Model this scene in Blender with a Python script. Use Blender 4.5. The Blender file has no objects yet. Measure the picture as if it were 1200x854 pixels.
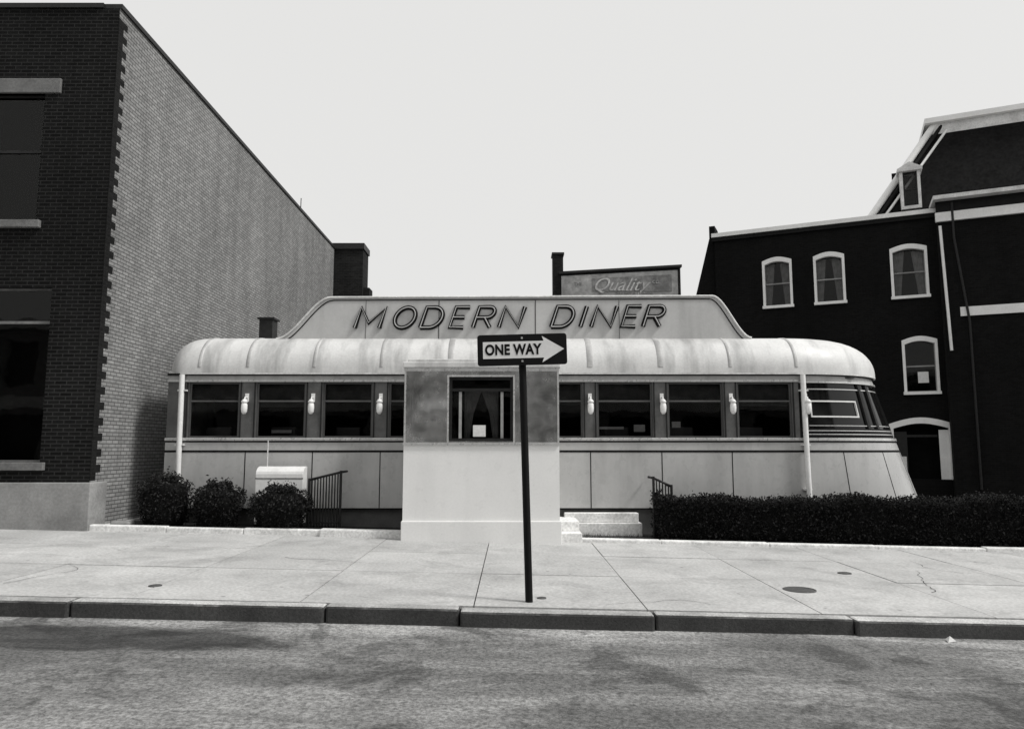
import bpy, math, random
from mathutils import Vector
random.seed(7)
S=bpy.context.scene
COL=S.collection
S.view_settings.view_transform='Standard'
S.view_settings.look='None'
S.view_settings.exposure=0
R=math.radians

# ------------------------------------------------------------ helpers
def gz(x):
    return -0.022*max(-40,min(40,x))
def empty(name,loc=(0,0,0),rot=(0,0,0)):
    o=bpy.data.objects.new(name,None); o.location=loc; o.rotation_euler=rot
    o.empty_display_size=.3
    COL.objects.link(o); return o
def mobj(name,V,F,mat,parent=None,smooth=False,tones=None,bevel=0):
    me=bpy.data.meshes.new(name); me.from_pydata([tuple(v) for v in V],[],F); me.update()
    o=bpy.data.objects.new(name,me); COL.objects.link(o)
    if mat: me.materials.append(mat)
    if parent: o.parent=parent
    if smooth:
        for p in me.polygons: p.use_smooth=True
    if tones is not None:
        a=me.attributes.new('tone','FLOAT','FACE')
        a.data.foreach_set('value',tones)
    if bevel:
        b=o.modifiers.new('bv','BEVEL'); b.width=bevel; b.segments=2; b.limit_method='ANGLE'
    return o
class MB:
    def __init__(s): s.V=[];s.F=[];s.T=[]
    def box(s,x0,x1,y0,y1,z0,z1,tone=1.,slope=False):
        n=len(s.V)
        for z in (z0,z1):
            for (x,y) in ((x0,y0),(x1,y0),(x1,y1),(x0,y1)):
                s.V.append((x,y,z+(gz(x) if slope else 0)))
        for f in ((3,2,1,0),(4,5,6,7),(0,1,5,4),(1,2,6,5),(2,3,7,6),(3,0,4,7)):
            s.F.append(tuple(n+i for i in f)); s.T.append(tone)
    def quad(s,a,b,c,d,tone=1.):
        n=len(s.V); s.V+=[a,b,c,d]; s.F.append((n,n+1,n+2,n+3)); s.T.append(tone)
    def prism(s,poly,y0,y1,tone=1.):   # poly in xz (ccw seen from -y)
        n=len(s.V);k=len(poly)
        for (x,z) in poly: s.V.append((x,y0,z))
        for (x,z) in poly: s.V.append((x,y1,z))
        s.F.append(tuple(range(n,n+k))); s.F.append(tuple(range(n+2*k-1,n+k-1,-1)))
        for i in range(k):
            j=(i+1)%k
            s.F.append((n+j,n+i,n+k+i,n+k+j))
        s.T+= [tone]*(k+2)
    def make(s,name,mat,parent=None,smooth=False,bevel=0,tone=False):
        return mobj(name,s.V,s.F,mat,parent,smooth,s.T if tone else None,bevel)
def box(name,x0,x1,y0,y1,z0,z1,mat,parent=None,bevel=0,slope=False):
    m=MB(); m.box(x0,x1,y0,y1,z0,z1,slope=slope); return m.make(name,mat,parent,bevel=bevel)
def tube(name,pts,r,mat,parent=None,cyclic=False,typ='POLY'):
    c=bpy.data.curves.new(name,'CURVE'); c.dimensions='3D'; c.bevel_depth=r; c.bevel_resolution=3
    c.use_fill_caps=True
    for P in (pts if isinstance(pts[0][0],(tuple,list,Vector)) else [pts]):
        sp=c.splines.new('POLY'); sp.points.add(len(P)-1)
        for i,p in enumerate(P): sp.points[i].co=(*p,1)
        sp.use_cyclic_u=cyclic
    c.materials.append(mat)
    o=bpy.data.objects.new(name,c); COL.objects.link(o)
    if parent:o.parent=parent
    return o
def revolve(name,prof,cx,cy,mat,parent=None,n=20):
    V=[];F=[]
    for (r,z) in prof:
        for i in range(n):
            a=2*math.pi*i/n; V.append((cx+r*math.cos(a),cy+r*math.sin(a),z))
    for k in range(len(prof)-1):
        for i in range(n):
            j=(i+1)%n; F.append((k*n+i,k*n+j,(k+1)*n+j,(k+1)*n+i))
    return mobj(name,V,F,mat,parent,True)
def text(name,s,size,loc,mat,parent=None,rot=(R(90),0,0),shear=0,off=0,ext=.004,align='CENTER',space=1):
    c=bpy.data.curves.new(name,'FONT'); c.body=s; c.size=size; c.shear=shear; c.offset=off; c.extrude=ext
    c.align_x=align; c.align_y='CENTER'; c.space_character=space
    c.materials.append(mat)
    o=bpy.data.objects.new(name,c); o.location=loc; o.rotation_euler=rot; COL.objects.link(o)
    if parent:o.parent=parent
    return o

# ------------------------------------------------------------ materials
def newmat(name):
    m=bpy.data.materials.new(name); m.use_nodes=True
    nt=m.node_tree; b=nt.nodes['Principled BSDF']; return m,nt,b
def N(nt,t,**k):
    n=nt.nodes.new(t)
    for a,v in k.items(): setattr(n,a,v)
    return n
def math_(nt,op,a,b=None,c=None):
    n=N(nt,'ShaderNodeMath',operation=op)
    for i,v in enumerate((a,b,c)):
        if v is None: continue
        if isinstance(v,(int,float)): n.inputs[i].default_value=v
        else: nt.links.new(v,n.inputs[i])
    return n.outputs[0]
def noise(nt,vec,scale,detail=4,rough=.55,dist=0):
    n=N(nt,'ShaderNodeTexNoise'); n.inputs['Scale'].default_value=scale; n.inputs['Detail'].default_value=detail
    n.inputs['Roughness'].default_value=rough; n.inputs['Distortion'].default_value=dist
    nt.links.new(vec,n.inputs['Vector']); return n.outputs['Fac']
def ramp(nt,v,a,b,lo,hi):
    n=N(nt,'ShaderNodeMapRange'); n.inputs[1].default_value=a;n.inputs[2].default_value=b
    n.inputs[3].default_value=lo;n.inputs[4].default_value=hi
    nt.links.new(v,n.inputs[0]); return n.outputs[0]
def setcol(nt,b,val):
    n=N(nt,'ShaderNodeVectorMath',operation='SCALE'); n.inputs[0].default_value=(1,.996,.982)
    nt.links.new(val,n.inputs['Scale']); nt.links.new(n.outputs[0],b.inputs['Base Color'])
def objvec(nt,stretch=None):
    t=N(nt,'ShaderNodeTexCoord'); v=t.outputs['Object']
    if stretch:
        m=N(nt,'ShaderNodeVectorMath',operation='MULTIPLY'); m.inputs[1].default_value=stretch
        nt.links.new(v,m.inputs[0]); v=m.outputs[0]
    return v
def mat(name,val,rough=.6,metal=0,big=.15,bs=.8,fine=.1,fs=25,bump=0,bumps=60,tone=False,stretch=None,dirt=None,coat=0,spec=None,lowbump=0,faced=None,spots=None):
    m,nt,b=newmat(name)
    v=objvec(nt,stretch)
    o=math_(nt,'MULTIPLY',ramp(nt,noise(nt,v,bs,5),.3,.7,1-big,1+big),ramp(nt,noise(nt,v,fs,4),.3,.7,1-fine,1+fine))
    o=math_(nt,'MULTIPLY',o,val)
    if tone:
        a=N(nt,'ShaderNodeAttribute',attribute_name='tone'); o=math_(nt,'MULTIPLY',o,a.outputs['Fac'])
    if spots:  # scattered dark gum / oil spots and broad stains
        vo=N(nt,'ShaderNodeTexVoronoi'); vo.inputs['Scale'].default_value=spots; nt.links.new(v,vo.inputs['Vector'])
        sel=ramp(nt,noise(nt,v,.8,2),.47,.54,0,1)
        sp_=ramp(nt,vo.outputs['Distance'],.05,.10,.5,0)
        o=math_(nt,'MULTIPLY',o,math_(nt,'SUBTRACT',1,math_(nt,'MULTIPLY',sel,sp_)))
        o=math_(nt,'MULTIPLY',o,ramp(nt,noise(nt,v,1.3,6,.7,.8),.50,.68,1,.76))
    if faced:  # shade and grime put into the colour of vertical faces, by normal
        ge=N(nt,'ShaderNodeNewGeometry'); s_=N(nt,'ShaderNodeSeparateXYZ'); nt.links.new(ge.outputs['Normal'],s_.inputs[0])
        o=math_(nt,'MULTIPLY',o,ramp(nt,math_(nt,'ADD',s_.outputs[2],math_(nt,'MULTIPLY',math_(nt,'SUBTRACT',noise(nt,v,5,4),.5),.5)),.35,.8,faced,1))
    if dirt:  # darkening streaks (scale x, amount)
        sc,am=dirt
        sv=N(nt,'ShaderNodeVectorMath',operation='MULTIPLY'); sv.inputs[1].default_value=(sc,sc*.3,.35)
        nt.links.new(v,sv.inputs[0])
        d=ramp(nt,noise(nt,sv.outputs[0],1.,5,.6),.48,.72,1,1-am)
        o=math_(nt,'MULTIPLY',o,d)
    setcol(nt,b,o)
    b.inputs['Metallic'].default_value=metal
    if spec is not None: b.inputs['Specular IOR Level'].default_value=spec
    r=ramp(nt,noise(nt,v,bs*4,3),.3,.7,max(.02,rough*.8),min(1,rough*1.2)); nt.links.new(r,b.inputs['Roughness'])
    if coat: b.inputs['Coat Weight'].default_value=coat
    if bump or lowbump:
        bp=N(nt,'ShaderNodeBump'); bp.inputs['Strength'].default_value=bump or lowbump; bp.inputs['Distance'].default_value=.01 if bump else .10
        nt.links.new(noise(nt,v,bumps,6 if bump else 0,.65),bp.inputs['Height']); nt.links.new(bp.outputs[0],b.inputs['Normal'])
    return m
def brick(name,axis,c1,c2,mortar,bw=.21,bh=.07,ms=.009,big=.18,rough=.85,stain=.25,spec=.2):
    m,nt,b=newmat(name)
    v=objvec(nt); sp=N(nt,'ShaderNodeSeparateXYZ'); nt.links.new(v,sp.inputs[0])
    cb=N(nt,'ShaderNodeCombineXYZ'); nt.links.new(sp.outputs[axis],cb.inputs[0]); nt.links.new(sp.outputs[2],cb.inputs[1])
    bt=N(nt,'ShaderNodeTexBrick'); nt.links.new(cb.outputs[0],bt.inputs['Vector'])
    bt.inputs['Color1'].default_value=(c1,)*3+(1,); bt.inputs['Color2'].default_value=(c2,)*3+(1,)
    bt.inputs['Mortar'].default_value=(mortar,)*3+(1,); bt.inputs['Scale'].default_value=1
    bt.inputs['Mortar Size'].default_value=ms; bt.inputs['Mortar Smooth'].default_value=.1
    bt.inputs['Brick Width'].default_value=bw; bt.inputs['Row Height'].default_value=bh
    bwn=N(nt,'ShaderNodeRGBToBW'); nt.links.new(bt.outputs['Color'],bwn.inputs[0])
    o=math_(nt,'MULTIPLY',bwn.outputs[0],ramp(nt,noise(nt,v,.35,5),.3,.7,1-big,1+big))
    sv=N(nt,'ShaderNodeVectorMath',operation='MULTIPLY'); sv.inputs[1].default_value=(1.6,1.6,.22)
    nt.links.new(v,sv.inputs[0])
    o=math_(nt,'MULTIPLY',o,ramp(nt,noise(nt,sv.outputs[0],1,5,.6),.45,.75,1.05,1-stain))
    o=math_(nt,'MULTIPLY',o,ramp(nt,noise(nt,v,9,3),.3,.7,.85,1.15))
    setcol(nt,b,o); b.inputs['Roughness'].default_value=rough; b.inputs['Specular IOR Level'].default_value=spec
    bp=N(nt,'ShaderNodeBump'); bp.inputs['Strength'].default_value=.5; bp.inputs['Distance'].default_value=.01
    nt.links.new(math_(nt,'SUBTRACT',1,bt.outputs['Fac']),bp.inputs['Height']); nt.links.new(bp.outputs[0],b.inputs['Normal'])
    return m

M={}
M['concrete']=mat('concrete',.43,.9,big=.15,bs=.9,fine=.20,fs=28,bump=.4,tone=True,spots=3.2)
M['concrete_plain']=mat('concrete_plain',.5,.9,big=.15,bs=2,fine=.12,fs=30,bump=.3)
M['whitecurb']=mat('painted_curb',.70,.8,big=.18,bs=3,fine=.22,fs=22,bump=.3)
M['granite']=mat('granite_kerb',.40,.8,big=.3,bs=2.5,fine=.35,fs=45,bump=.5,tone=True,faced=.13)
M['soil']=mat('soil',.02,.95,big=.4,bs=3,fine=.5,fs=35,bump=1,bumps=30,spec=.1)
M['porcelain']=mat('porcelain_enamel',.46,.3,big=.07,bs=1.5,fine=.03,dirt=(2.5,.16),coat=.2)
M['porcelain_white']=mat('porcelain_white',.78,.32,big=.04,bs=1.2,fine=.03,dirt=(2,.08))
M['fascia']=mat('fascia_enamel',.42,.35,big=.12,bs=2,fine=.06,dirt=(4,.25))
M['roof']=mat('roof_paint',.60,.5,big=.14,bs=1.2,fine=.07,dirt=(2.4,.50))
M['signboard']=mat('sign_enamel',.48,.4,big=.08,bs=1.2,fine=.04,dirt=(3,.16))
M['steel']=mat('stainless',.66,.24,metal=1,big=.30,bs=1.5,fine=.0,lowbump=.55,bumps=1.5)
M['pier']=mat('pier_metal',.12,.4,metal=.3,big=.25,bs=3,fine=.08)
M['chrome']=mat('trim_metal',.6,.3,metal=.5,big=.1,bs=3)
M['black']=mat('black_paint',.006,.6,big=.2,bs=4,spec=.15)
M['darkmetal']=mat('dark_metal',.016,.5,big=.3,bs=8,spec=.25)
M['white']=mat('white_paint',.76,.5,big=.08,bs=2,fine=.06,fs=20)
M['whiteold']=mat('white_trim_weathered',.6,.7,big=.2,bs=3,fine=.15,fs=20)
M['signwhite']=mat('sign_white',.78,.4,big=.06,bs=5,fine=.04)
M['globe']=mat('milk_glass',.85,.15,big=.02)
M['curtain']=mat('curtain',.3,.9,big=.25,bs=6)
M['curtaindark']=mat('blind',.045,.8,big=.3,bs=5,spec=.1)
M['interior']=mat('interior_dark',.005,.8,big=.4,bs=2,spec=.1)
M['paper']=mat('paper',.6,.8)
M['roofing']=mat('tar_roofing',.03,.9,big=.3,bs=1)
M['slate']=mat('mansard_slate',.005,.8,big=.4,bs=2,fine=.4,fs=12,bump=.4,spec=.12)
M['adboard']=mat('painted_ad',.27,.85,big=.4,bs=1.0,fine=.25,fs=5)
M['adtext']=mat('ad_lettering',.42,.85,big=.35,bs=2,fine=.3,fs=7)
M['iron']=mat('cast_iron',.06,.6,big=.3,bs=10,fine=.4,fs=40,bump=.8)
M['stone']=mat('limestone',.26,.85,big=.25,bs=2,fine=.15,fs=20,bump=.4)
M['stonedark']=mat('sooty_stone',.15,.85,big=.3,bs=2,fine=.2,fs=20,bump=.4)
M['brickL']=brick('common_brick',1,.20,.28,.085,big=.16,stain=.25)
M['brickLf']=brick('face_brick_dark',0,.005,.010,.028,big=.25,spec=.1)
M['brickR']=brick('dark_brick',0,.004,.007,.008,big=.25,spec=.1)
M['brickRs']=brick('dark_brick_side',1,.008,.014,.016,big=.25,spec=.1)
M['brickC']=brick('chimney_brick',0,.010,.022,.026,spec=.1)
M['brickO']=brick('opposite_brick',0,.16,.22,.25)

def road_mat():
    m,nt,b=newmat('asphalt'); v=objvec(nt)
    o=math_(nt,'MULTIPLY',ramp(nt,noise(nt,v,.7,6,.6),.3,.7,.68,1.3),ramp(nt,noise(nt,v,26,4,.85),.38,.62,.45,1.5))
    o=math_(nt,'MULTIPLY',o,.165)
    sp=N(nt,'ShaderNodeSeparateXYZ'); nt.links.new(v,sp.inputs[0])
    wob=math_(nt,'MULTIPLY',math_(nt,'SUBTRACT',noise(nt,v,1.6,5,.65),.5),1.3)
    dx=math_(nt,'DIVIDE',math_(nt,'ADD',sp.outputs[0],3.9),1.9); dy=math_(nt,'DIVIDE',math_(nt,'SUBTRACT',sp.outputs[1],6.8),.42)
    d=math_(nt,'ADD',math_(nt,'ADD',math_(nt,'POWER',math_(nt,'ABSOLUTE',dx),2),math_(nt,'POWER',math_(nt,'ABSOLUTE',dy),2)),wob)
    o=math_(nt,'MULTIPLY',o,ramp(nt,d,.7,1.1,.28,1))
    o=math_(nt,'MULTIPLY',o,ramp(nt,noise(nt,v,.9,6,.65,.6),.52,.60,1,.48))
    sv=N(nt,'ShaderNodeVectorMath',operation='MULTIPLY'); sv.inputs[1].default_value=(.35,1.6,1); nt.links.new(v,sv.inputs[0])
    o=math_(nt,'MULTIPLY',o,ramp(nt,noise(nt,sv.outputs[0],1,6,.7,.5),.44,.56,1.35,.8))
    gd=ramp(nt,math_(nt,'ADD',sp.outputs[1],math_(nt,'MULTIPLY',wob,.25)),7.0,7.42,1,1.6)
    o=math_(nt,'MULTIPLY',o,gd)
    setcol(nt,b,o); b.inputs['Roughness'].default_value=.9
    bp=N(nt,'ShaderNodeBump'); bp.inputs['Strength'].default_value=.9; bp.inputs['Distance'].default_value=.012
    nt.links.new(noise(nt,v,60,5,.7),bp.inputs['Height']); nt.links.new(bp.outputs[0],b.inputs['Normal'])
    return m
M['asphalt']=road_mat()
def glass_mat(name,ior=1.35,rough=.02,tint=.68):
    m,nt,b=newmat(name); nt.nodes.remove(b)
    out=nt.nodes['Material Output']
    t=N(nt,'ShaderNodeBsdfTransparent'); t.inputs[0].default_value=(tint,tint,tint,1)
    g=N(nt,'ShaderNodeBsdfGlossy'); g.inputs['Roughness'].default_value=rough; g.inputs['Color'].default_value=(.9,.9,.88,1)
    f=N(nt,'ShaderNodeFresnel'); f.inputs['IOR'].default_value=ior
    bp=N(nt,'ShaderNodeBump'); bp.inputs['Strength'].default_value=.12; bp.inputs['Distance'].default_value=.02
    nt.links.new(noise(nt,objvec(nt),1.6,2),bp.inputs['Height']); nt.links.new(bp.outputs[0],g.inputs['Normal'])
    mx=N(nt,'ShaderNodeMixShader'); nt.links.new(f.outputs[0],mx.inputs[0])
    nt.links.new(t.outputs[0],mx.inputs[1]); nt.links.new(g.outputs[0],mx.inputs[2]); nt.links.new(mx.outputs[0],out.inputs[0])
    return m
M['glass']=glass_mat('window_glass')
M['noseglass']=mat('curved_dark_glass',.006,.08,big=.2,spec=.45)
def leafmat(name,v):
    m,nt,b=newmat(name)
    a=N(nt,'ShaderNodeAttribute',attribute_name='tone')
    setcol(nt,b,math_(nt,'MULTIPLY',a.outputs['Fac'],v)); b.inputs['Roughness'].default_value=.7; b.inputs['Specular IOR Level'].default_value=.08
    return m
M['leaf']=leafmat('leaves',.017)
M['leafcore']=mat('shrub_core',.005,.95,big=.5,bs=8,spec=.1)

# ------------------------------------------------------------ facade with real openings (faces -y)
def facade(name,x0,x1,z0,z1,y,ops,depth,m,parent,revmat=None):
    xs=sorted(set([x0,x1]+[o[0] for o in ops]+[o[1] for o in ops])); zs=sorted(set([z0,z1]+[o[2] for o in ops]+[o[3] for o in ops]))
    mb=MB()
    for i in range(len(xs)-1):
        for j in range(len(zs)-1):
            cx=(xs[i]+xs[i+1])/2; cz=(zs[j]+zs[j+1])/2
            if any(o[0]<cx<o[1] and o[2]<cz<o[3] for o in ops): continue
            mb.quad((xs[i],y,zs[j]),(xs[i+1],y,zs[j]),(xs[i+1],y,zs[j+1]),(xs[i],y,zs[j+1]))
    for (a,b,c,d) in ops:
        e=y+depth
        mb.quad((a,y,c),(a,y,d),(a,e,d),(a,e,c)); mb.quad((b,y,d),(b,y,c),(b,e,c),(b,e,d))
        mb.quad((a,y,d),(b,y,d),(b,e,d),(a,e,d)); mb.quad((b,y,c),(a,y,c),(a,e,c),(b,e,c))
    return mb.make(name,m,parent)
def sash(pref,a,b,c,d,y,parent,fm,curt=True,rail=.5,fw=.06,mull=False,depth=.06):
    mb=MB()
    mb.box(a,a+fw,y,y+depth,c,d); mb.box(b-fw,b,y,y+depth,c,d)
    mb.box(a+fw,b-fw,y,y+depth,d-fw,d); mb.box(a+fw,b-fw,y,y+depth,c,c+fw)
    zr=c+(d-c)*rail
    mb.box(a+fw,b-fw,y+.004,y+depth-.004,zr-.025,zr+.025)
    if mull:
        xm=(a+b)/2; mb.box(xm-.02,xm+.02,y+.008,y+depth-.008,c+fw,d-fw)
    mb.make(pref+'_frame',fm,parent)
    g=MB(); g.quad((a,y+depth*.6,c),(b,y+depth*.6,c),(b,y+depth*.6,d),(a,y+depth*.6,d)); g.make(pref+'_glass',M['glass'],parent)
    bk=MB(); bk.quad((a-.3,y+.8,c-.3),(b+.3,y+.8,c-.3),(b+.3,y+.8,d+.3),(a-.3,y+.8,d+.3)); bk.make(pref+'_room',M['interior'],parent)
    if curt:
        V=[];F=[];n=24
        for side in (0,1):
            base=len(V)
            for i in range(n+1):
                t=i/n; w=(b-a)*.36
                for k,zz in enumerate((d-.05,c+(d-c)*.45,c+.05)):
                    pull=[1,.75,.55][k]
                    xx=(a+fw+t*w*pull) if side==0 else (b-fw-t*w*pull)
                    V.append((xx,y+.14+.025*math.sin(i*1.7),zz))
            for i in range(n):
                for k in range(2):
                    p=base+i*3+k; F.append((p,p+1,p+4,p+3))
        mobj(pref+'_curtain',V,F,M['curtain'],parent,True)

# ------------------------------------------------------------ ground
def slab(name,x0,x1,y0,y1,zt,mat_,nx=8,parent=None):
    V=[];F=[]; xs=[x0+(x1-x0)*i/nx for i in range(nx+1)]
    if x0<-40: xs=sorted(set([x0,-40,40,x1]))
    for x in xs: V+= [(x,y0,gz(x)+zt),(x,y1,gz(x)+zt)]
    for i in range(len(xs)-1): F.append((2*i,2*i+2,2*i+3,2*i+1))
    return mobj(name,V,F,mat_,parent)
slab('ground',-1500,1500,-1500,1500,-.30,mat('ground_earth',.12,.95,big=.3,bs=.2,fine=.3,fs=3))
slab('road',-60,60,-5.5,7.56,-.165,M['asphalt'])
slab('gravel_lot',-40,40,13.28,60,-.015,mat('lot_surface',.12,.95,big=.3,bs=.7,fine=.3,fs=25,bump=.6))
mb=MB(); rows=[(7.70,9.62),(9.634,11.40),(11.414,13.10)]
SP=1.77; x=-.39-SP*22
while x<40:
    for (a,b) in rows:
        t=random.uniform(.92,1.06)
        mb.box(x+.007,x+SP-.007,a,b,-.12,random.uniform(-.003,.003),t,slope=True)
    x+=SP
mb.make('sidewalk',M['concrete'],tone=True)
slab('sidewalk_bed',-40,40,7.6,13.3,-.035,M['soil'])
# hairline cracks in a few flags
V=[];F=[]
def crack(x,y,ang,n):
    w=.006; prev=None
    for i in range(n):
        k=len(V); px,py=-math.sin(ang),math.cos(ang); ww=w*random.uniform(.5,1.2)*(1-i/n*.6)
        V.extend([(x-px*ww,y-py*ww,gz(x)+.0055),(x+px*ww,y+py*ww,gz(x)+.0055)])
        if prev is not None: F.append((prev,k,k+1,prev+1))
        prev=k; ang+=random.uniform(-.55,.55)*(1 if i%2 else -.8); x+=.11*math.cos(ang); y+=.11*math.sin(ang)
        if y>13 or y<7.75: break
for c in ((-5.6,8.3,1.1,14),(-3.2,10.6,-.4,16),(2.1,8.0,1.9,13),(5.0,9.0,.5,18),(6.3,10.5,2.4,12),(-1.2,11.9,.1,10),(-7.5,10.2,.3,14)): crack(*c)
mobj('pavement_cracks',V,F,M['soil'])
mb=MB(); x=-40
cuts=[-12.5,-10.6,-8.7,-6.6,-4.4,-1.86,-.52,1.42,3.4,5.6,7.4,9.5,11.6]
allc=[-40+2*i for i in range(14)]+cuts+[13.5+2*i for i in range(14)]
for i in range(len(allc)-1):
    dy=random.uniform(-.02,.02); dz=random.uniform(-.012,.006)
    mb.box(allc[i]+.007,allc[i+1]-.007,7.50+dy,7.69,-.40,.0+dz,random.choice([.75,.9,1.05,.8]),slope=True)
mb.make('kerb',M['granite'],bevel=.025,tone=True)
mb=MB(); mb.box(-40,40,-9,-5.45,-.3,0,slope=True); mb.make('sidewalk.001',M['concrete_plain'])
mb=MB()
def lowcurb(x0,x1,y0,y1,h,n=6):
    for i in range(n):
        a=x0+(x1-x0)*i/n;b=x0+(x1-x0)*(i+1)/n
        mb.box(a,b-.004,y0,y1,-.1,h+random.uniform(-.01,.01),slope=True)
lowcurb(-7.42,-3.35,13.10,13.26,.10,3); lowcurb(-3.35,-1.92,13.0,13.2,.13,1)
lowcurb(1.15,2.6,13.02,13.22,.06,1); lowcurb(2.6,12,13.02,13.2,.06,5)
mb.make('garden_kerb',M['whitecurb'],bevel=.02)
slab('planting_bed',-7.42,-1.9,13.26,14.6,.03,M['soil'])
slab('planting_bed.001',2.45,12,13.2,14.6,.02,M['soil'])
slab('entry_path',.85,2.45,13.22,14.6,.012,mat('path_dark',.06,.9,big=.3,bs=2,fine=.3))
V=[];F=[]
for _ in range(900):
    x=random.choice([random.uniform(-7.3,-2),random.uniform(1.3,2.5)]); y=13.3+abs(random.gauss(0,.25)); h=random.uniform(.03,.11); a=random.uniform(0,6.28)
    k=len(V); V+=[(x-.006*math.cos(a),y-.006*math.sin(a),gz(x)+.02),(x+.006*math.cos(a),y+.006*math.sin(a),gz(x)+.02),(x+random.gauss(0,.03),y+random.gauss(0,.03),gz(x)+.02+h)]; F.append((k,k+1,k+2))
mobj('weeds',V,F,mat('weed_blades',.06,.8))

# ------------------------------------------------------------ DINER
D=empty('diner',(0,0,0))
YF=14.3; YB=17.5; XL=-6.72; XR=5.6
ops=[(-6.31,-5.32),(-4.99,-4.03),(-3.69,-2.72),(-2.40,-1.45),(.40,1.38),(1.66,2.74),(3.04,4.12),(4.40,5.46)]
ops=[(a,b,1.80,2.88) for a,b in ops]
box('foundation',XL+.1,XR+1.6,YF+.1,YB-.1,-.2,.44,mat('foundation_paint',.10,.8,big=.3,bs=3),D)
box('lower_wall',XL,XR,YF,YB,.43,1.74,M['porcelain'],D)
facade('window_band',XL,XR,1.74,2.92,YF+.012,ops,.14,M['pier'],D)
box('fascia',XL,XR,YF,YF+.1,2.92,3.08,M['fascia'],D)
mb=MB(); mb.box(XL,XL+.05,YF+.1,YB,1.74,3.08); mb.box(XL,XR,YB-.05,YB,1.74,3.08); mb.make('rear_walls',M['porcelain'],D)
mb=MB()
mb.box(XL-.005,XR,YF-.03,YF,1.745,1.80); mb.box(XL-.005,XR,YF-.02,YF+.001,2.885,2.925)
mb.make('chrome_trim',M['chrome'],D,bevel=.006)
mb=MB()
mb.box(XL-.005,XR,YF-.006,YF,1.52,1.56); mb.box(XL-.005,XR,YF-.008,YF,1.712,1.737); mb.box(XL-.005,XR,YF-.05,YF,3.01,3.05)
for px in (-5.16,-3.86,-2.55,1.52,2.9,4.26): mb.box(px-.009,px+.009,YF-.003,YF,.44,1.52)
mb.box(XL,XR,YF-.004,YF,.43,.46)
mb.make('dark_trim',M['black'],D)
mb=MB()
for (a,b,c,d) in ops:
    for x in (a-.03,b+.03): mb.box(x-.012,x+.012,YF-.006,YF+.012,1.80,2.885)
mb.make('pier_mouldings',M['darkmetal'],D)
fr=MB(); gl=MB(); bl=MB(); tr=MB()
for (a,b,c,d) in ops:
    y=YF+.05
    for q in ((a,a+.035,c,d),(b-.035,b,c,d),(a+.035,b-.035,d-.03,d),(a+.035,b-.035,c,c+.035)): fr.box(q[0],q[1],y,y+.05,q[2],q[3])
    tr.box(a+.035,b-.035,y+.003,y+.045,2.50,2.53)
    gl.quad((a,y+.025,c),(b,y+.025,c),(b,y+.025,d),(a,y+.025,d))
    bb=random.uniform(2.40,2.56)
    bl.quad((a,y+.1,bb),(b,y+.1,bb),(b,y+.1,d),(a,y+.1,d))
fr.make('window_frames',mat('window_frame_metal',.10,.4,metal=.4),D); tr.make('transom_bars',M['pier'],D); gl.make('window_glass',M['glass'],D); bl.make('roller_blinds',M['curtaindark'],D)
box('interior_back_wall',XL+.06,XR+1.5,YF+2.1,YF+2.2,.5,3.0,M['interior'],D)
box('interior_ceiling',XL+.06,XR+1.2,YF+.2,YF+2.1,2.97,3.0,mat('ceiling_int',.05,.8),D)
box('interior_floor',XL+.06,XR+1.5,YF+.2,YF+2.1,.55,.6,M['interior'],D)
mb=MB()
for x in [-5.9,-4.6,-3.3,2.1,3.4,4.8]:
    mb.box(x-.25,x+.25,YF+.5,YF+.6,1.5,2.02)
mb.make('booth_backs',mat('booth',.015,.5),D,bevel=.03)
mb=MB(); mb.box(1.72,2.2,YF+.2,YF+.21,1.97,2.02); mb.box(2.4,2.62,YF+.2,YF+.21,1.92,2.06); mb.box(3.15,3.32,YF+.2,YF+.21,2.0,2.12); mb.box(-4.8,-4.4,YF+.4,YF+.41,1.9,1.96)
mb.make('pane_reflections',mat('reflection_tone',.35,.7),D)  # pale slips behind the panes, painted stand-ins for reflections
NB=1.6; NY=YF+NB
def na(z): return 3.0-(z-.45)*.36
def NP(phi,z,off=0):
    return (XR+(na(z)+off)*math.sin(phi), NY-(NB+off)*math.cos(phi), z)
def nband(name,z0,z1,o0,o1,p0,p1,m,n=48,parent=D,nz=4):
    V=[];F=[]; cs=[]
    for k in range(nz+1): cs.append((z0+(z1-z0)*k/nz,o1))
    for k in range(nz,-1,-1): cs.append((z0+(z1-z0)*k/nz,o0))
    K=len(cs)
    for i in range(n+1):
        ph=p0+(p1-p0)*i/n
        for (z,o) in cs: V.append(NP(ph,z,o))
    for i in range(n):
        for k in range(K):
            j=(k+1)%K
            F.append((i*K+k,(i+1)*K+k,(i+1)*K+j,i*K+j))
    F.append(tuple(range(K-1,-1,-1))); F.append(tuple(n*K+k for k in range(K)))
    o=mobj(name,V,F,m,parent)
    for p in o.data.polygons: p.use_smooth= True
    e=o.modifiers.new('es','EDGE_SPLIT'); e.split_angle=R(35)
    return o
PI=math.pi
nband('nose_lower_wall',.43,1.74,-.08,0,0,PI,M['porcelain'])
nband('nose_fascia',2.90,3.08,-.08,0,0,PI,M['fascia'],nz=1)
nband('nose_trim_sill',1.745,1.80,-.06,.025,0,PI,M['chrome'],nz=1)
nband('nose_trim_head',2.87,2.90,-.06,.02,0,PI,M['chrome'],nz=1)
nband('nose_dark_belt',1.52,1.56,-.02,.006,0,PI,M['black'],nz=1)
nband('nose_dark_belt_upper',1.712,1.742,-.02,.008,0,PI,M['black'],nz=1)
nband('nose_eave_line',3.01,3.05,-.02,.04,0,PI,M['black'],nz=1)
nband('nose_window_glass',1.80,2.87,-.07,-.045,0,PI,M['noseglass'],nz=2)
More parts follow.
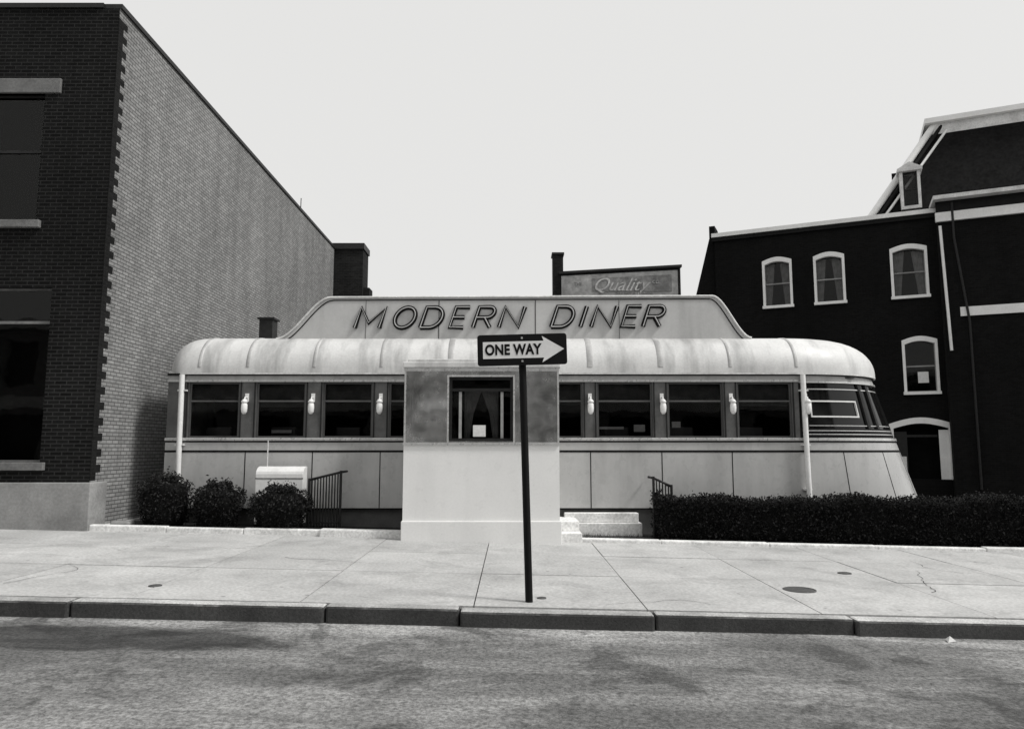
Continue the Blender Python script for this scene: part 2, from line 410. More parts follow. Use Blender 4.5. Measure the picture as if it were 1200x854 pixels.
nband('nose_spandrel',1.80,1.98,-.06,-.01,0,PI,M['black'],nz=1)
for i,z in enumerate((1.86,1.93)): nband('nose_speed_line_%d'%i,z,z+.018,-.02,.004,0.02,PI,M['chrome'],nz=1)
for i,(z) in enumerate((2.20,2.50)): nband('nose_window_bar_%d'%i,z,z+.028,-.05,-.015,.10,.58,M['white'],nz=1,n=16)
nband('nose_window_bar_low',2.03,2.045,-.05,-.02,.03,PI-.1,M['chrome'],nz=1)
nband('nose_window_bar_top',2.74,2.76,-.05,-.02,.03,PI-.1,M['chrome'],nz=1)
for i,p in enumerate((.04,.66,.80,1.25,1.4,1.95,2.5)): nband('nose_mullion_%d'%i,1.98,2.87,-.055,-.005,p,p+.035,M['darkmetal'],n=3,nz=2)
for i,p in enumerate((.10,.57)): nband('nose_sash_side_%d'%i,2.20,2.528,-.05,-.014,p,p+.010,M['white'],n=2,nz=1)
for i,p in enumerate((.33,.75,1.15,1.6)): nband('nose_seam_%d'%i,.44,1.52,-.02,.003,p,p+.006,M['black'],n=1,nz=2)
def ring(u):
    d=u*1.0
    h=(1-(1-u)**2.3)**(1/2.3)
    z=3.06+.80*h
    y0=YF-.07+d; y1=YB+.07-d; x0=XL-.08+d*.55; b=(y1-y0)/2; cy=(y0+y1)/2; a=na(3.06)+.09-d*1.25
    pts=[]
    rc=.45*(1-u*.5)
    for i in range(9):
        an=PI+PI/2*i/8
        pts.append((x0+rc+rc*math.cos(an),y0+rc+rc*math.sin(an)))
    for i in range(1,40): pts.append((x0+rc+(XR-x0-rc)*i/40,y0))
    for i in range(41):
        ph=PI*i/40; pts.append((XR+a*math.sin(ph),cy-b*math.cos(ph)))
    for i in range(1,40): pts.append((XR-(XR-x0-rc)*i/40,y1))
    for i in range(9):
        an=PI/2+PI/2*i/8
        pts.append((x0+rc+rc*math.cos(an),y1-rc+rc*math.sin(an)))
    return [(x,y,z) for x,y in pts]
V=[];F=[];us=[0,.004,.015,.035,.07,.12,.18,.26,.35,.46,.58,.72,.86,1.0]
rings=[ring(u) for u in us]; K=len(rings[0])
for r_ in rings: V+=r_
for k in range(len(us)-1):
    for i in range(K):
        j=(i+1)%K; F.append((k*K+i,k*K+j,(k+1)*K+j,(k+1)*K+i))
top=(len(us)-1)*K
n0=len(V)
for i in range(K):
    x,y,z=V[top+i]; V.append((max(-6,min(5.6,x)),15.9,3.93))
for i in range(K):
    j=(i+1)%K; F.append((top+i,top+j,n0+j,n0+i))
mobj('barrel_roof',V,F,M['roof'],D,smooth=True)
low=[(x,y,z-.03) for x,y,z in ring(0)]; low2=[(x,y,z-.0) for x,y,z in ring(0)]
V=low+low2; F=[(i,(i+1)%K,K+(i+1)%K,K+i) for i in range(K)]+[tuple(range(K-1,-1,-1))]
mobj('eave_drip_edge',V,F,M['whiteold'],D)
def rp(x,u):
    h=(1-(1-u)**2.3)**(1/2.3); return (x,YF-.07+u-.004,3.06+.80*h+.004)
M['rib']=mat('roof_rib',.40,.5,big=.3,bs=2)
for i,x in enumerate((-6.1,-5.16,-3.86,-2.55,-1.2,.2,1.52,2.9,4.26,5.55)):
    w=.035 if i not in (4,6,7) else .06
    V=[];F=[]
    for u in us[1:]:
        p=rp(x,u); V+= [(p[0]-w,p[1]+.004,p[2]-.004),(p[0]-w*.7,p[1]-.004,p[2]+.006),(p[0]+w*.7,p[1]-.004,p[2]+.006),(p[0]+w,p[1]+.004,p[2]-.004)]
    for k in range(len(us)-2):
        for j in range(3): F.append((k*4+j,k*4+j+1,k*4+4+j+1,k*4+4+j))
    mobj('roof_rib_%d'%i,V,F,M['rib'],D,smooth=True)
def sm(t): return t*t*(3-2*t)
poly=[(-4.95,3.55)]
poly.append((4.98,3.55)); 
for i in range(15):
    t=i/14; poly.append((4.90-.78*t,3.84+.87*sm(t)))
for i in range(15):
    t=i/14; poly.append((-3.72-1.10*t,4.68-.86*sm(t)))
mb=MB(); mb.prism(poly,14.86,14.98); mb.make('parapet_board',M['signboard'],D)
edge=[(x,14.85,z) for x,z in poly[2:]]
tube('parapet_edge_trim',edge,.022,M['whiteold'],D)
inner=[(x*.985,14.852,z-.06) for x,z in poly[2:]]
tube('parapet_inner_line',inner,.011,M['black'],D)
tube('parapet_cap_line',[(x*1.004,14.93,z+.012) for x,z in poly[2:]],.018,M['black'],D)
mb=MB()
for x in (-1.5,.48): mb.box(x-.007,x+.007,14.853,14.862,3.75,4.62)
for x in (2.2,-3.0): mb.box(x-.003,x+.003,14.853,14.862,3.75,4.62)
mb.make('parapet_seams',M['darkmetal'],D)
def arc(cx,cy,rx,ry,a0,a1,n=10): return [(cx+rx*math.cos(R(a0+(a1-a0)*i/n)),cy+ry*math.sin(R(a0+(a1-a0)*i/n))) for i in range(n+1)]
LT={'M':[[(0,0),(0,1),(.5,.25),(1,1),(1,0)]],'N':[[(0,0),(0,1),(1,0),(1,1)]],'I':[[(0,0),(0,1)]],
'E':[[(1,1),(0,1),(0,0),(1,0)],[(0,.5),(.85,.5)]],
'O':[arc(.5,.5,.5,.5,0,360,24)],
'D':[[(0,0),(0,1)]+arc(.45,.5,.55,.5,90,-90,14)+[(0,0)]],
'R':[[(0,0),(0,1)]+arc(.65,.74,.35,.26,90,-90,8)+[(0,.48)],[(.5,.48),(1,0)]]}
items=[('M',-3.22,.50),('O',-2.46,.40),('D',-1.88,.38),('E',-1.28,.28),('R',-.80,.34),('N',-.27,.40),('D',.80,.38),('I',1.40,0),('N',1.62,.40),('E',2.24,.28),('R',2.68,.34)]
dk=[];lt=[]
H=.42; zb=4.06
for ch,x0,w in items:
    for st in LT[ch]:
        dk.append([(x0+px*w+py*.14,14.85,zb+py*H+x0*.006) for px,py in st]); lt.append([(x0+px*w+py*.14,14.798,zb+py*H+x0*.006) for px,py in st])
L=empty('sign_lettering'); L.parent=D
tube('letters_modern_diner',dk,.048,M['black'],L); tube('letter_tubes',lt,.010,M['signboard'],L)
box('roof_vent',-5.72,-5.42,16.4,16.75,3.8,4.50,M['darkmetal'],D); box('roof_vent_cap',-5.76,-5.38,16.36,16.79,4.50,4.54,M['darkmetal'],D)
for i,x in enumerate((-6.42,5.66)):
    tube('downspout_%d'%i,[(x,YF-.08,3.02),(x+.01,YF-.085,1.8),(x+.03,YF-.09,.25)],.05,M['white'],D)
    mb=MB()
    for z in (2.7,1.65,.8): mb.box(x-.07,x+.09,YF-.1,YF,z,z+.03)
    mb.make('downspout_straps_%d'%i,M['whiteold'],D)
for i,x in enumerate((-5.17,-3.88,-2.56,1.52,2.92,4.27,5.72)):
    y=YF-.13; zz=2.42
    revolve('lamp_globe_%d'%i,[(0,zz-.17),(.03,zz-.165),(.055,zz-.12),(.062,zz-.05),(.058,zz+.02),(.045,zz+.05)],x,y,M['globe'],D,14)
    revolve('lamp_cap_%d'%i,[(.045,zz+.05),(.06,zz+.055),(.06,zz+.08),(.03,zz+.12),(0,zz+.125)],x,y,M['white'],D,14)
    tube('lamp_arm_%d'%i,[(x,y,zz+.11),(x,y+.03,zz+.16),(x,YF+.01,zz+.16)],.014,M['white'],D)
    box('lamp_plate_%d'%i,x-.035,x+.035,YF-.012,YF+.011,zz+.08,zz+.24,M['white'],D)
VX0,VX1,VY=-1.88,.82,12.8
fac=facade('vestibule_upper_front',VX0,VX1,1.67,3.0,VY,[(-1.10,.02,1.72,2.84)],.1,M['steel'],D)
mb=MB(); mb.box(VX0,VX1,VY+.001,YF,.36,1.667); mb.make('vestibule_lower',M['porcelain_white'],D)
box('vestibule_base',VX0-.02,VX1+.03,VY-.04,YF,-.1,.36,M['porcelain_white'],D,bevel=.01)
mb=MB(); mb.box(VX0,VX0+.05,VY+.1,YF,1.667,3.0); mb.box(VX1-.05,VX1,VY+.1,YF,1.667,3.0); mb.make('vestibule_sides',M['steel'],D)
mb=MB(); mb.box(VX0-.03,VX1+.03,VY-.04,YF+.2,3.0,3.10); mb.box(VX0+.05,VX1-.05,VY+.05,YF+.4,3.1,3.16); mb.make('vestibule_roof',M['roof'],D,bevel=.015)
mb=MB(); mb.box(VX0-.01,VX1+.01,VY-.02,VY,2.94,2.998); mb.box(VX0-.01,VX1+.01,VY-.03,VY,1.655,1.70); mb.box(VX0,VX0+.03,VY-.012,VY,1.70,2.94); mb.box(VX1-.03,VX1,VY-.012,VY,1.70,2.94)
mb.box(-1.13,-1.10,VY-.02,VY,1.70,2.87); mb.box(.02,.05,VY-.02,VY,1.70,2.87); mb.box(-1.10,.02,VY-.02,VY,2.84,2.87)
mb.make('vestibule_trim',M['chrome'],D)
mb=MB()
x=VX0+.06
while x<VX0+.30: mb.box(x,x+.022,VY-.012,VY,1.705,2.935); x+=.045
mb.make('fluted_strip',M['steel'],D)
sash('vestibule_window',-1.10,.02,1.72,2.84,VY+.03,D,M['darkmetal'],curt=False,rail=.80,fw=.05)
box('menu_notice',-.68,-.46,VY+.05,VY+.055,1.80,2.0,M['paper'],D)
mb=MB(); mb.box(-.93,-.88,VY+.05,VY+.09,1.77,2.58); mb.box(-.20,-.15,VY+.05,VY+.09,1.77,2.58); mb.make('inner_door_rails',M['curtain'],D)
V=[];F=[]
for s_,x0 in ((1,-.84),(-1,-.24)):
    b0=len(V)
    for i in range(9):
        for z,wd in ((2.60,.30),(2.2,.16),(1.78,.10)): V.append((x0+s_*wd*i/8,VY+.2+.02*math.sin(i*2),z))
    for i in range(8):
        for k in range(2): p=b0+i*3+k; F.append((p,p+1,p+4,p+3))
mobj('vestibule_curtain',V,F,mat('curtain_grey',.14,.9,big=.3,bs=6),D,True)
mb=MB(); mb.box(VX1+.035,1.22,13.0,YF,-.1,.13); mb.box(VX1+.035,1.20,13.35,YF,.13,.30); mb.box(1.0,2.45,14.05,YF+.08,-.1,.20); mb.box(1.0,2.4,14.14,YF+.09,.20,.38)
mb.make('entry_steps',M['whitecurb'],D,bevel=.012)

# ------------------------------------------------------------ railings
def railing(name,x0,x1,y,zt0,zt1,zb,n,ret=.5):
    E=empty(name)
    tube('top_rail',[(x0,y+ret,zt0),(x0,y,zt0),(x1,y,zt1),(x1,y+ret,zt1)],.022,M['darkmetal'],E)
    tube('bottom_rail',[(x0,y,zb+.1),(x1,y,zb+.1)],.014,M['darkmetal'],E)
    L=[]
    for i in range(n+1):
        t=i/n; x=x0+(x1-x0)*t; L.append([(x,y,zb),(x,y,zt0+(zt1-zt0)*t)])
    tube('balusters',L,.013,M['darkmetal'],E)
    tube('posts',[[(x0,y,zb-.1),(x0,y,zt0+.03)],[(x1,y,zb-.1),(x1,y,zt1+.03)]],.025,M['darkmetal'],E)
railing('handrail',-3.74,-3.16,13.7,1.02,1.16,.15,11)
railing('handrail',2.62,2.95,13.75,1.05,.90,.0,6)

# ------------------------------------------------------------ shrubs
def leaves(name,parent,sampler,n,size,mt):
    V=[];F=[];T=[]
    for _ in range(n):
        p,t=sampler()
        a=Vector((random.gauss(0,1),random.gauss(0,1),random.gauss(0,1))).normalized()
        b=a.cross(Vector((random.gauss(0,1),random.gauss(0,1),random.gauss(0,1)))).normalized()
        s=size*random.uniform(.6,1.3)
        k=len(V); c=Vector(p)
        V+= [c-a*s, c+b*s*.5, c+a*s, c-b*s*.5]; F.append((k,k+1,k+2,k+3)); T.append(t*random.uniform(.4,1.9))
    return mobj(name,V,F,mt,parent,tones=T)
def shrub(cx,cy,z0,rx,ry,h,n=3800,boxy=0.0):
    E=empty('clipped_shrub',(cx,cy,z0))
    ph=random.uniform(0,6)
    def prof(v): return (.66+.30*min(1,v*1.6))*(1-max(0,(v-.78)/.22)**2.6*.55)
    def rad(a,v):
        c=(abs(math.cos(a))**3+abs(math.sin(a))**3)**(-1/3)
        return prof(v)*(1+(c-1)*boxy)*(1+.05*math.sin(3*a+5*v+ph)+.05*math.sin(7*a+ph)+.05*math.sin(9*v+ph))
    V=[];F=[];nu,nv=24,12
    for j in range(nv+1):
        v=j/nv
        for i in range(nu):
            a=2*PI*i/nu; r=.86*rad(a,v)*(1+random.uniform(-.04,.04))
            V.append((rx*r*math.cos(a),ry*r*math.sin(a),h*v*.93))
    for j in range(nv):
        for i in range(nu):
            k=(i+1)%nu; F.append((j*nu+i,j*nu+k,(j+1)*nu+k,(j+1)*nu+i))
    F.append(tuple(nv*nu+i for i in range(nu)))
    mobj('light_block_core',V,F,M['leafcore'],E,True)  # solid dark core added inside the foliage to block light
    def s():
        a=random.uniform(0,2*PI)
        if random.random()<.3:
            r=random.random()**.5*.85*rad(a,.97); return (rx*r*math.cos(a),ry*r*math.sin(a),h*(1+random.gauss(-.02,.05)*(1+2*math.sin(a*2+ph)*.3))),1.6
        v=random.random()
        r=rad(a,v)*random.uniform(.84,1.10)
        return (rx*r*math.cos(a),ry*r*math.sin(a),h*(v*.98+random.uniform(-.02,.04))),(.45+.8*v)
    leaves('foliage',E,s,n,.026,M['leaf'])
    tube('stem',[(0,0,-.05),(.01,0,h*.5)],.025,M['darkmetal'],E)
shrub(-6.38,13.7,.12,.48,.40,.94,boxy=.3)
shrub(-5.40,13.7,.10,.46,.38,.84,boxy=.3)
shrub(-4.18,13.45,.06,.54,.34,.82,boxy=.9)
def hedge(x0,x1,y0,y1,h0,h1,n):
    E=empty('hedge')
    hh=lambda x:gz(x)+h0+(h1-h0)*(x-x0)/(x1-x0)+.03*math.sin(x*2.3)+.025*math.sin(x*5.1+1)
    V=[];F=[];nx=60
    for i in range(nx+1):
        x=x0+.08+(x1-x0-.16)*i/nx
        for (y,zz) in ((y0+.1,gz(x)),(y0+.07,hh(x)-.15),(y0+.15,hh(x)-.05),(y1-.15,hh(x)-.05),(y1-.07,hh(x)-.15),(y1-.1,gz(x))): V.append((x,y+random.uniform(-.02,.02),zz+random.uniform(-.015,.015)))
    for i in range(nx):
        for k in range(5): F.append((i*6+k,(i+1)*6+k,(i+1)*6+k+1,i*6+k+1))
    F.append(tuple(range(6))); F.append(tuple(nx*6+5-k for k in range(6)))
    mobj('light_block_core',V,F,M['leafcore'],E)  # dark filler body inside the hedge, added to stop light passing through
    def s():
        x=random.uniform(x0,x1); q=random.random()
        H_=hh(x)-gz(x)
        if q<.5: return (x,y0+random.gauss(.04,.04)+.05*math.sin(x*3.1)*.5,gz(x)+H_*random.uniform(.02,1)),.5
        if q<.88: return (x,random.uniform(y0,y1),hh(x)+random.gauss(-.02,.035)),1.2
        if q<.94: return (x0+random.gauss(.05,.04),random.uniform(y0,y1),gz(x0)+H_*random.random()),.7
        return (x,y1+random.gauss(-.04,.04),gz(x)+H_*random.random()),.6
    leaves('foliage',E,s,n,.026,M['leaf'])
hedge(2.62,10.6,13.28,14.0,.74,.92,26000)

C=empty('utility_cabinet')
prof=[(13.88,.2),(13.88,1.12)]+[(13.88+.22-.22*math.cos(R(a)),1.12+.14*math.sin(R(a))) for a in (20,40,60,80)]+[(14.16,1.25),(14.16,.2)]
V=[(x,y,z) for x in (-4.80,-3.91) for (y,z) in prof]; k=len(prof)
F=[tuple(range(k-1,-1,-1)),tuple(range(k,2*k))]+[(i,(i+1)%k,k+(i+1)%k,k+i) for i in range(k)]
mobj('cabinet_body',V,F,M['white'],C,bevel=.01)
tube('mast',[(-4.66,14.1,1.1),(-4.66,14.1,1.75)],.012,M['whiteold'],C)
box('lid_seam',-4.805,-3.905,13.874,13.879,1.03,1.045,M['darkmetal'],C)
mb=MB(); mb.box(-7.2,-6.85,13.35,13.6,.12,.30); mb.box(-7.4,-7.22,13.3,13.5,.12,.24)
mb.make('stone_block',M['stone'],bevel=.04)

# ------------------------------------------------------------ ONE WAY sign
T=empty('traffic_sign',(.18,7.95,gz(.18)),(0,R(-1.5),0))
tube('post',[(0,0,-.1),(0,0,2.84)],.040,M['black'],T)
pl=[]
hw,hh_,rc=.485,.17,.03
for cx,cz,a0 in ((hw-rc,-hh_+rc,-90),(hw-rc,hh_-rc,0),(-hw+rc,hh_-rc,90),(-hw+rc,-hh_+rc,180)):
    for i in range(5):
        a=R(a0+90*i/4); pl.append((cx+rc*math.cos(a),cz+rc*math.sin(a)))
zc=2.665
mb=MB(); mb.prism([(x,zc+z) for x,z in pl],-.062,-.058); mb.make('plate',M['black'],T)
mb=MB(); mb.prism([(-.425,zc-.092),(.235,zc-.092),(.215,zc-.145),(.455,zc),(.215,zc+.145),(.235,zc+.092),(-.425,zc+.092)],-.065,-.0622); mb.make('arrow',M['signwhite'],T)
t=text('legend','ONE WAY',.142,(-.10,-.067,zc-.002),M['black'],T,off=.0055,ext=.001,space=1.05); t.scale=(.88,1.1,1)
mb=MB()
for z in (zc-.125,zc+.128):
    mb.box(-.010,.010,-.070,-.0625,z-.010,z+.010)
mb.make('bolts',M['chrome'],T); box('bracket',-.05,.05,-.058,-.03,zc-.13,zc+.13,M['darkmetal'],T)
def cover(name,x,y,r):
    E=empty(name,(x,y,gz(x)+.004))
    revolve('rim',[(r,-.02),(r,.004),(r*.9,.006),(r*.88,0)],0,0,M['iron'],E,28)
    revolve('lid',[(r*.88,.0),(r*.5,.003),(.0,.003)],0,0,M['iron'],E,28)
    return E
cover('manhole_cover',3.42,8.98,.19); cover('valve_cover',-3.95,8.35,.07); cover('valve_cover',4.55,10.3,.09); cover('valve_cover',.32,8.15,.05)
mobj('paper_litter',[(4.20,7.32,-.258),(4.29,7.34,-.25),(4.27,7.40,-.22),(4.21,7.39,-.24),(4.24,7.36,-.205)],[(0,1,4),(1,2,4),(2,3,4),(3,0,4)],M['paper'])

# ------------------------------------------------------------ LEFT BRICK BUILDING
B=empty('brick_commercial_building')
BX,BY,BZ=-7.45,13.1,9.9
ow=[(-9.85,-8.36,1.35,4.5),(-9.85,-8.75,5.75,8.2),(-13.2,-11.7,1.35,4.5),(-13.2,-11.7,5.75,8.2)]
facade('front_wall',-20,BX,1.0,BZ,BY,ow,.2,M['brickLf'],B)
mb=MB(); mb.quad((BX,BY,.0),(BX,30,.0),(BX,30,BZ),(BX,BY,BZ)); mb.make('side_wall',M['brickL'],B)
mb=MB(); mb.quad((BX,30,0),(-20,30,0),(-20,30,BZ),(BX,30,BZ)); mb.quad((-20,30,0),(-20,BY,0),(-20,BY,BZ),(-20,30,BZ)); mb.make('rear_walls',M['brickC'],B)
mb=MB(); mb.quad((-20,BY,BZ-.3),(BX,BY,BZ-.3),(BX,30,BZ-.3),(-20,30,BZ-.3)); mb.make('roof_deck',M['roofing'],B)
mb=MB(); mb.box(BX-.3,BX+.04,BY,30.03,BZ,BZ+.09); mb.box(-20,BX-.3,BY-.04,BY+.3,BZ,BZ+.09); mb.make('parapet_coping',M['darkmetal'],B)
box('base_course',-20,BX+.04,BY-.05,BY+.5,-.4,1.0,M['stone'],B,bevel=.015)
box('side_base',BX-.02,BX+.05,BY+.5,22,-.3,.22,M['whitecurb'],B)
mb=MB(); z=1.03;i=0
while z<BZ-.3:
    w=.30 if i%2 else .16
    mb.box(BX-.01,BX+.004,BY-.003,BY+w,z,z+.138,1); z+=.14;i+=1
mb.make('quoin_return',M['brickRs'],B)
mb=MB()
for (a,b,c,d) in ow:
    if d>6: mb.box(a-.12,b+.30,BY-.05,BY+.1,d,d+.28)
    mb.box(a-.08,b+.1,BY-.08,BY+.12,c-.14,c)
mb.make('stone_lintels_sills',M['stonedark'],B,bevel=.01)
for i,(a,b,c,d) in enumerate(ow): sash('window_%d'%i,a,b,c,d,BY+.08,B,M['darkmetal'] if d>6 else M['stonedark'],curt=False,rail=.55 if d>6 else .8,fw=.04)
tube('roof_mast',[(BX-.05,25.2,BZ-1.6),(BX-.05+.02,25.2,BZ+.5)],.015,M['darkmetal'],B)
K_=empty('brick_chimney')
box('stack',-7.60,-6.25,30.1,31.2,-.3,9.9,M['brickC'],K_); box('cap',-7.65,-6.2,30.03,31.27,9.9,10.15,M['darkmetal'],K_)
box('lower_flue',-6.25,-6.0,30.3,31.0,-.3,8.3,M['brickC'],K_)

# ------------------------------------------------------------ DISTANT BUILDING WITH PAINTED AD
A=empty('advertisement_building')
mb=MB(); mb.prism([(2.35,-.6),(8.2,-.6),(8.2,10.35),(2.35,10.0)],35,45); mb.make('brick_body',M['brickC'],A)
mb=MB(); mb.prism([(2.3,10.0),(8.26,10.35),(8.26,10.47),(2.3,10.12)],34.9,45.1); mb.make('coping',M['darkmetal'],A)
mb=MB(); mb.prism([(2.4,8.2),(8.05,8.2),(8.05,10.2),(2.4,9.9)],34.94,34.99); mb.make('ad_panel',M['adboard'],A)
mb=MB(); mb.prism([(3.9,9.15),(7.75,9.15),(7.75,9.98),(3.9,9.78)],34.925,34.939); mb.make('ad_field',mat('ad_field_paint',.19,.85,big=.4,bs=1.5,fine=.3,fs=6),A)
box('chimney',2.0,2.5,35.05,35.8,-.6,11.0,M['brickC'],A); box('chimney_cap',1.95,2.55,35.0,35.85,11.0,11.1,M['darkmetal'],A)
text('ad_script','Quality',.90,(5.2,34.915,9.45),M['adtext'],A,shear=.5)
text('ad_small','BAKERY & LUNCH',.22,(5.9,34.915,9.02),M['stonedark'],A)
text('ad_prefix','THE',.22,(3.2,34.915,9.5),M['stonedark'],A); text('ad_suffix','CO.',.22,(7.0,34.915,9.6),M['adtext'],A)

# ------------------------------------------------------------ RIGHT DARK BUILDING (rotated 24 deg)
Q=empty('brick_mansard_building',(14.6,26.5,0),(0,0,R(-24)))
wc=[-4.54,-2.66,.0]
rops=[(c-.48,c+.48,7.15,8.95) for c in wc[:2]]+[(-.50,.58,7.15,8.95),(-.28,.72,3.62,5.50),(-.80,.98,.5,2.45)]
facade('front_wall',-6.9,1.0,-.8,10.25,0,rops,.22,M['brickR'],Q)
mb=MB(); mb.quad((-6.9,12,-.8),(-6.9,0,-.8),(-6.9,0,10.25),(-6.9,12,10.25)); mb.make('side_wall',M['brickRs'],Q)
mb=MB(); mb.quad((-6.9,0,10.0),(1,0,10.0),(1,12,10.0),(-6.9,12,10.0)); mb.make('flat_roof',M['roofing'],Q)
mb=MB(); mb.box(-7.0,1.0,-.16,.0,10.14,10.30); mb.make('cornice_fascia',M['white'],Q)
mb=MB(); mb.box(-7.0,1.0,-.10,-.0,9.98,10.135); mb.box(-7.0,-6.9,0,12,10.0,10.28); mb.make('cornice_bed',M['black'],Q)
mb=MB(); mb.prism([(-7.9,-.8),(-6.9,-.8),(-6.9,10.2),(-7.15,10.2),(-7.9,7.3)],.25,3.0); mb.make('party_wall',M['brickR'],Q)
box('corner_chimney',-7.15,-6.92,.3,1.2,9.9,10.75,M['brickR'],Q)
def surround(pref,a,b,c,d,w=.13,rise=.16,sill=True):
    n=12; top_o=[];top_i=[]
    for i in range(n+1):
        t=i/n; s_=math.sin(PI*t)
        top_i.append((a+.02+(b-a-.04)*t,d-.14+rise*s_*.8)); top_o.append((a-w+(b-a+2*w)*t,d-.02+w*.4+rise*s_))
    V=[];F=[]
    pts_i=[(a+.02,c)]+top_i+[(b-.02,c)]; pts_o=[(a-w,c)]+top_o+[(b+w,c)]
    m=len(pts_i)
    for (y) in (-.05,.12):
        for p in pts_o: V.append((p[0],y,p[1]))
        for p in pts_i: V.append((p[0],y,p[1]))
    for i in range(m-1):
        F.append((i,m+i,m+i+1,i+1)); F.append((2*m+i,2*m+i+1,3*m+i+1,3*m+i))
        F.append((i,i+1,2*m+i+1,2*m+i)); F.append((m+i+1,m+i,3*m+i,3*m+i+1))
    mobj(pref+'_surround',V,F,M['white'],Q)
    if sill: box(pref+'_sill',a-w-.03,b+w+.03,-.12,.14,c-.10,c+.005,M['white'],Q)
for i,(a,b,c,d) in enumerate(rops):
    surround('window_%d'%i,a,b,c,d,w=.07 if i!=4 else .12,rise=.14 if i!=4 else .22,sill=(i!=4))
    if i<4: sash('window_%d'%i,a,b,c,d,.13,Q,M['stone'],curt=(i in (0,1,2)),rail=.5,fw=.04)
    else:
        bk=MB(); bk.quad((a-.3,.9,c-.3),(b+.3,.9,c-.3),(b+.3,.9,d+.3),(a-.3,.9,d+.3)); bk.make('doorway_depth',M['interior'],Q)
        mb=MB(); mb.box(.66,.96,.10,.16,.5,2.25); mb.make('doorway_jamb_board',M['white'],Q)
        mb=MB(); mb.box(-.78,-.35,.14,.2,.5,2.2); mb.box(-.35,.62,.14,.2,2.0,2.08); mb.make('doorway_frame',M['darkmetal'],Q)
box('window_3_card',.12,.46,.1,.11,3.95,4.35,M['paper'],Q); box('door_notice',-.72,-.4,.1,.12,.65,1.3,M['paper'],Q)
r2=[(4.6,5.7,6.75,9.2),(4.6,5.7,3.4,6.0)]
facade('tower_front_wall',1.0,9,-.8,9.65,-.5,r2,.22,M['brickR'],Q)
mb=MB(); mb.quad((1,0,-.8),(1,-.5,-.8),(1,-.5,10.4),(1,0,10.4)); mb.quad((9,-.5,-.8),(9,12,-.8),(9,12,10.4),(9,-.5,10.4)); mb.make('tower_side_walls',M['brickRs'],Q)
mb=MB(); mb.box(.92,9.1,-.62,-.5,9.65,9.98); mb.make('tower_frieze',M['white'],Q)
mb=MB(); mb.box(.85,9.2,-.95,12,10.38,10.52); mb.make('tower_cornice',M['whiteold'],Q)
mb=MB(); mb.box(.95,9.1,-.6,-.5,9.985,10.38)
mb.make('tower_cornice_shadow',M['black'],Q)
mb=MB(); mb.box(1.5,9,-.56,-.5,6.20,6.52); mb.make('belt_courses',M['white'],Q)
tube('downspout',[(1.45,-.62,10.3),(1.45,-.62,9.0),(1.75,-.6,6.0),(1.75,-.6,.2)],.04,M['darkmetal'],Q)
tube('downspout_white',[(1.05,-.56,9.5),(1.15,-.56,5.0)],.05,M['white'],Q)
for i,(a,b,c,d) in enumerate(r2): sash('tower_window_%d'%i,a,b,c,d,-.35,Q,M['darkmetal'],curt=False,rail=.5)
bx0,bx1,by0,by1,zb0,zt0=-1.15,9.1,.35,9,10.25,14.1
tx0,tx1,ty0,ty1=1.35,8.2,1.6,7.5
V=[(bx0,by0,zb0),(bx1,by0,zb0),(bx1,by1,zb0),(bx0,by1,zb0),(tx0,ty0,zt0),(tx1,ty0,zt0),(tx1,ty1,zt0),(tx0,ty1,zt0)]
F=[(0,1,5,4),(1,2,6,5),(2,3,7,6),(3,0,4,7),(4,5,6,7)]
mobj('mansard_roof',V,F,M['slate'],Q)
tube('mansard_hip_trim',[(bx0,by0-.05,zb0+.05),(tx0,ty0-.05,zt0)],.13,M['white'],Q)
tube('mansard_hip_dark',[(bx0+.27,by0-.08,zb0+.02),(tx0+.22,ty0-.1,zt0-.1)],.07,M['black'],Q)
tube('mansard_hip_inner',[(bx0+.50,by0-.06,zb0+.05),(tx0+.42,ty0-.1,zt0-.25)],.05,M['white'],Q)
box('mansard_top_cornice',tx0-.35,tx1+.3,ty0-.35,ty1+.3,zt0,zt0+.20,M['white'],Q)
box('mansard_top_bed',tx0-.1,tx1+.1,ty0-.16,ty1+.1,zt0-.42,zt0-.003,M['whiteold'],Q)
def dormer(x,w,pref):
    mb=MB(); mb.box(x-w/2,x-w/2+.10,.25,1.6,10.5,11.95); mb.box(x+w/2-.10,x+w/2,.25,1.6,10.5,11.95); mb.box(x-w/2-.08,x+w/2+.08,.16,1.7,11.95,12.07)
    mb.prism([(x-w/2-.06,12.07),(x+w/2+.06,12.07),(x,12.3)],.18,1.7); mb.box(x-w/2+.10,x+w/2-.10,.25,.4,10.5,10.62)
    mb.make(pref,M['whiteold'],Q); sash(pref+'_window',x-w/2+.10,x+w/2-.10,10.62,11.95,.35,Q,M['darkmetal'],curt=False)
dormer(.28,.68,'dormer')

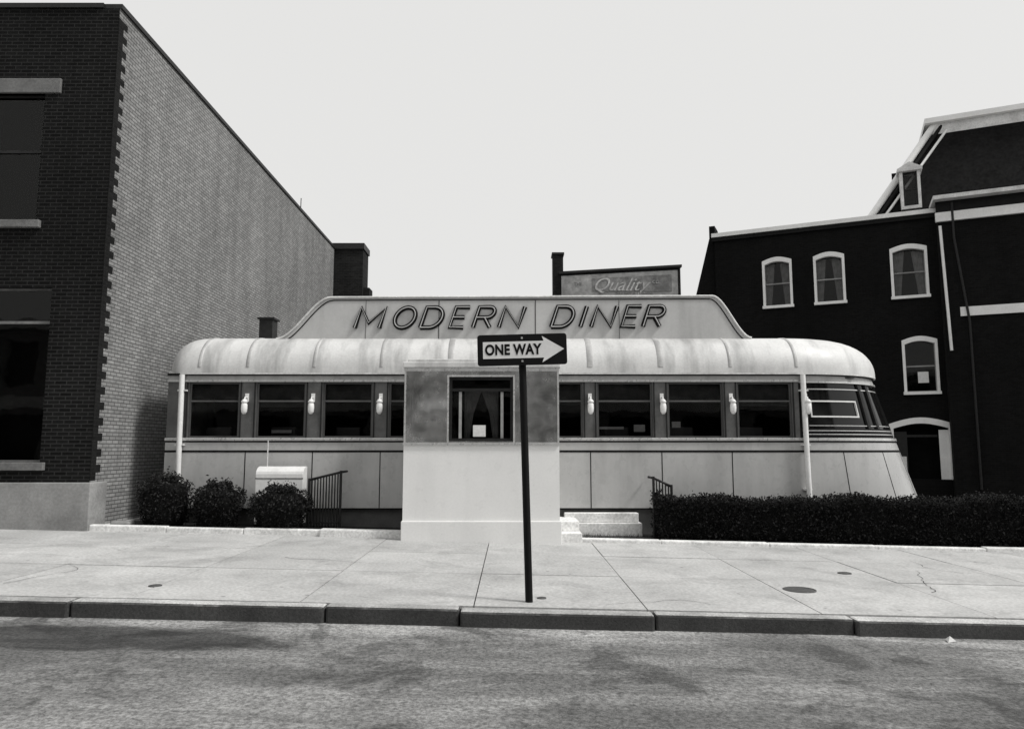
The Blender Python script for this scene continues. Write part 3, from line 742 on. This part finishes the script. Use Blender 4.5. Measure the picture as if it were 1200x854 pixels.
# ------------------------------------------------------------ opposite side of the street (behind the camera), unseen, added for reflections and shade
O=empty('unseen_shopfront_row',(0,-9.0,0),(0,0,PI))
oo=[]
for i in range(16):
    x=-30+i*3.8; oo+= [(x,x+1.4,4.6,6.8),(x-.5,x+2.3,.7,3.2)]
facade('front_wall',-32,32,-1,7.4,0,oo,.2,M['brickO'],O)
mb=MB()
for (a,b,c,d) in oo: mb.quad((a,.19,c),(b,.19,c),(b,.19,d),(a,.19,d))
mb.make('windows',M['interior'],O)
mb=MB(); mb.box(-32,32,-.3,0,7.4,7.8); mb.box(-32,32,.0,10,7.2,7.4); mb.box(-32,32,-.15,0,3.5,4.1); mb.make('cornice',M['whiteold'],O)

# ------------------------------------------------------------ sky, sun
EL,AZ=R(50),R(108)
w=bpy.data.worlds.new('World'); S.world=w; w.use_nodes=True; nt=w.node_tree
bg=nt.nodes['Background']; sky=N(nt,'ShaderNodeTexSky'); sky.sky_type='NISHITA'; sky.sun_disc=False
sky.sun_elevation=EL; sky.sun_rotation=AZ; sky.dust_density=6; sky.air_density=1
bwn=N(nt,'ShaderNodeRGBToBW'); nt.links.new(sky.outputs[0],bwn.inputs[0])
v=math_(nt,'ADD',math_(nt,'MULTIPLY',bwn.outputs[0],.15),7.6)
n=N(nt,'ShaderNodeVectorMath',operation='SCALE'); n.inputs[0].default_value=(1,.997,.985)
nt.links.new(v,n.inputs['Scale']); nt.links.new(n.outputs[0],bg.inputs[0]); bg.inputs[1].default_value=.1
sl=bpy.data.lights.new('sun','SUN'); sl.energy=2.8; sl.angle=R(10); sl.color=(1,.992,.97)
so=bpy.data.objects.new('sun',sl); COL.objects.link(so)
d=Vector((math.sin(AZ)*math.cos(EL),math.cos(AZ)*math.cos(EL),math.sin(EL)))
so.rotation_euler=d.to_track_quat('Z','Y').to_euler(); so.location=(20,-5,30)

# ------------------------------------------------------------ camera
cd=bpy.data.cameras.new('camera'); cd.sensor_width=36; cd.lens=25.8; cd.clip_end=5000; cd.clip_start=.05
co=bpy.data.objects.new('camera',cd); co.location=(0,0,1.6); co.rotation_euler=(R(96.5),0,0); COL.objects.link(co)
S.camera=co
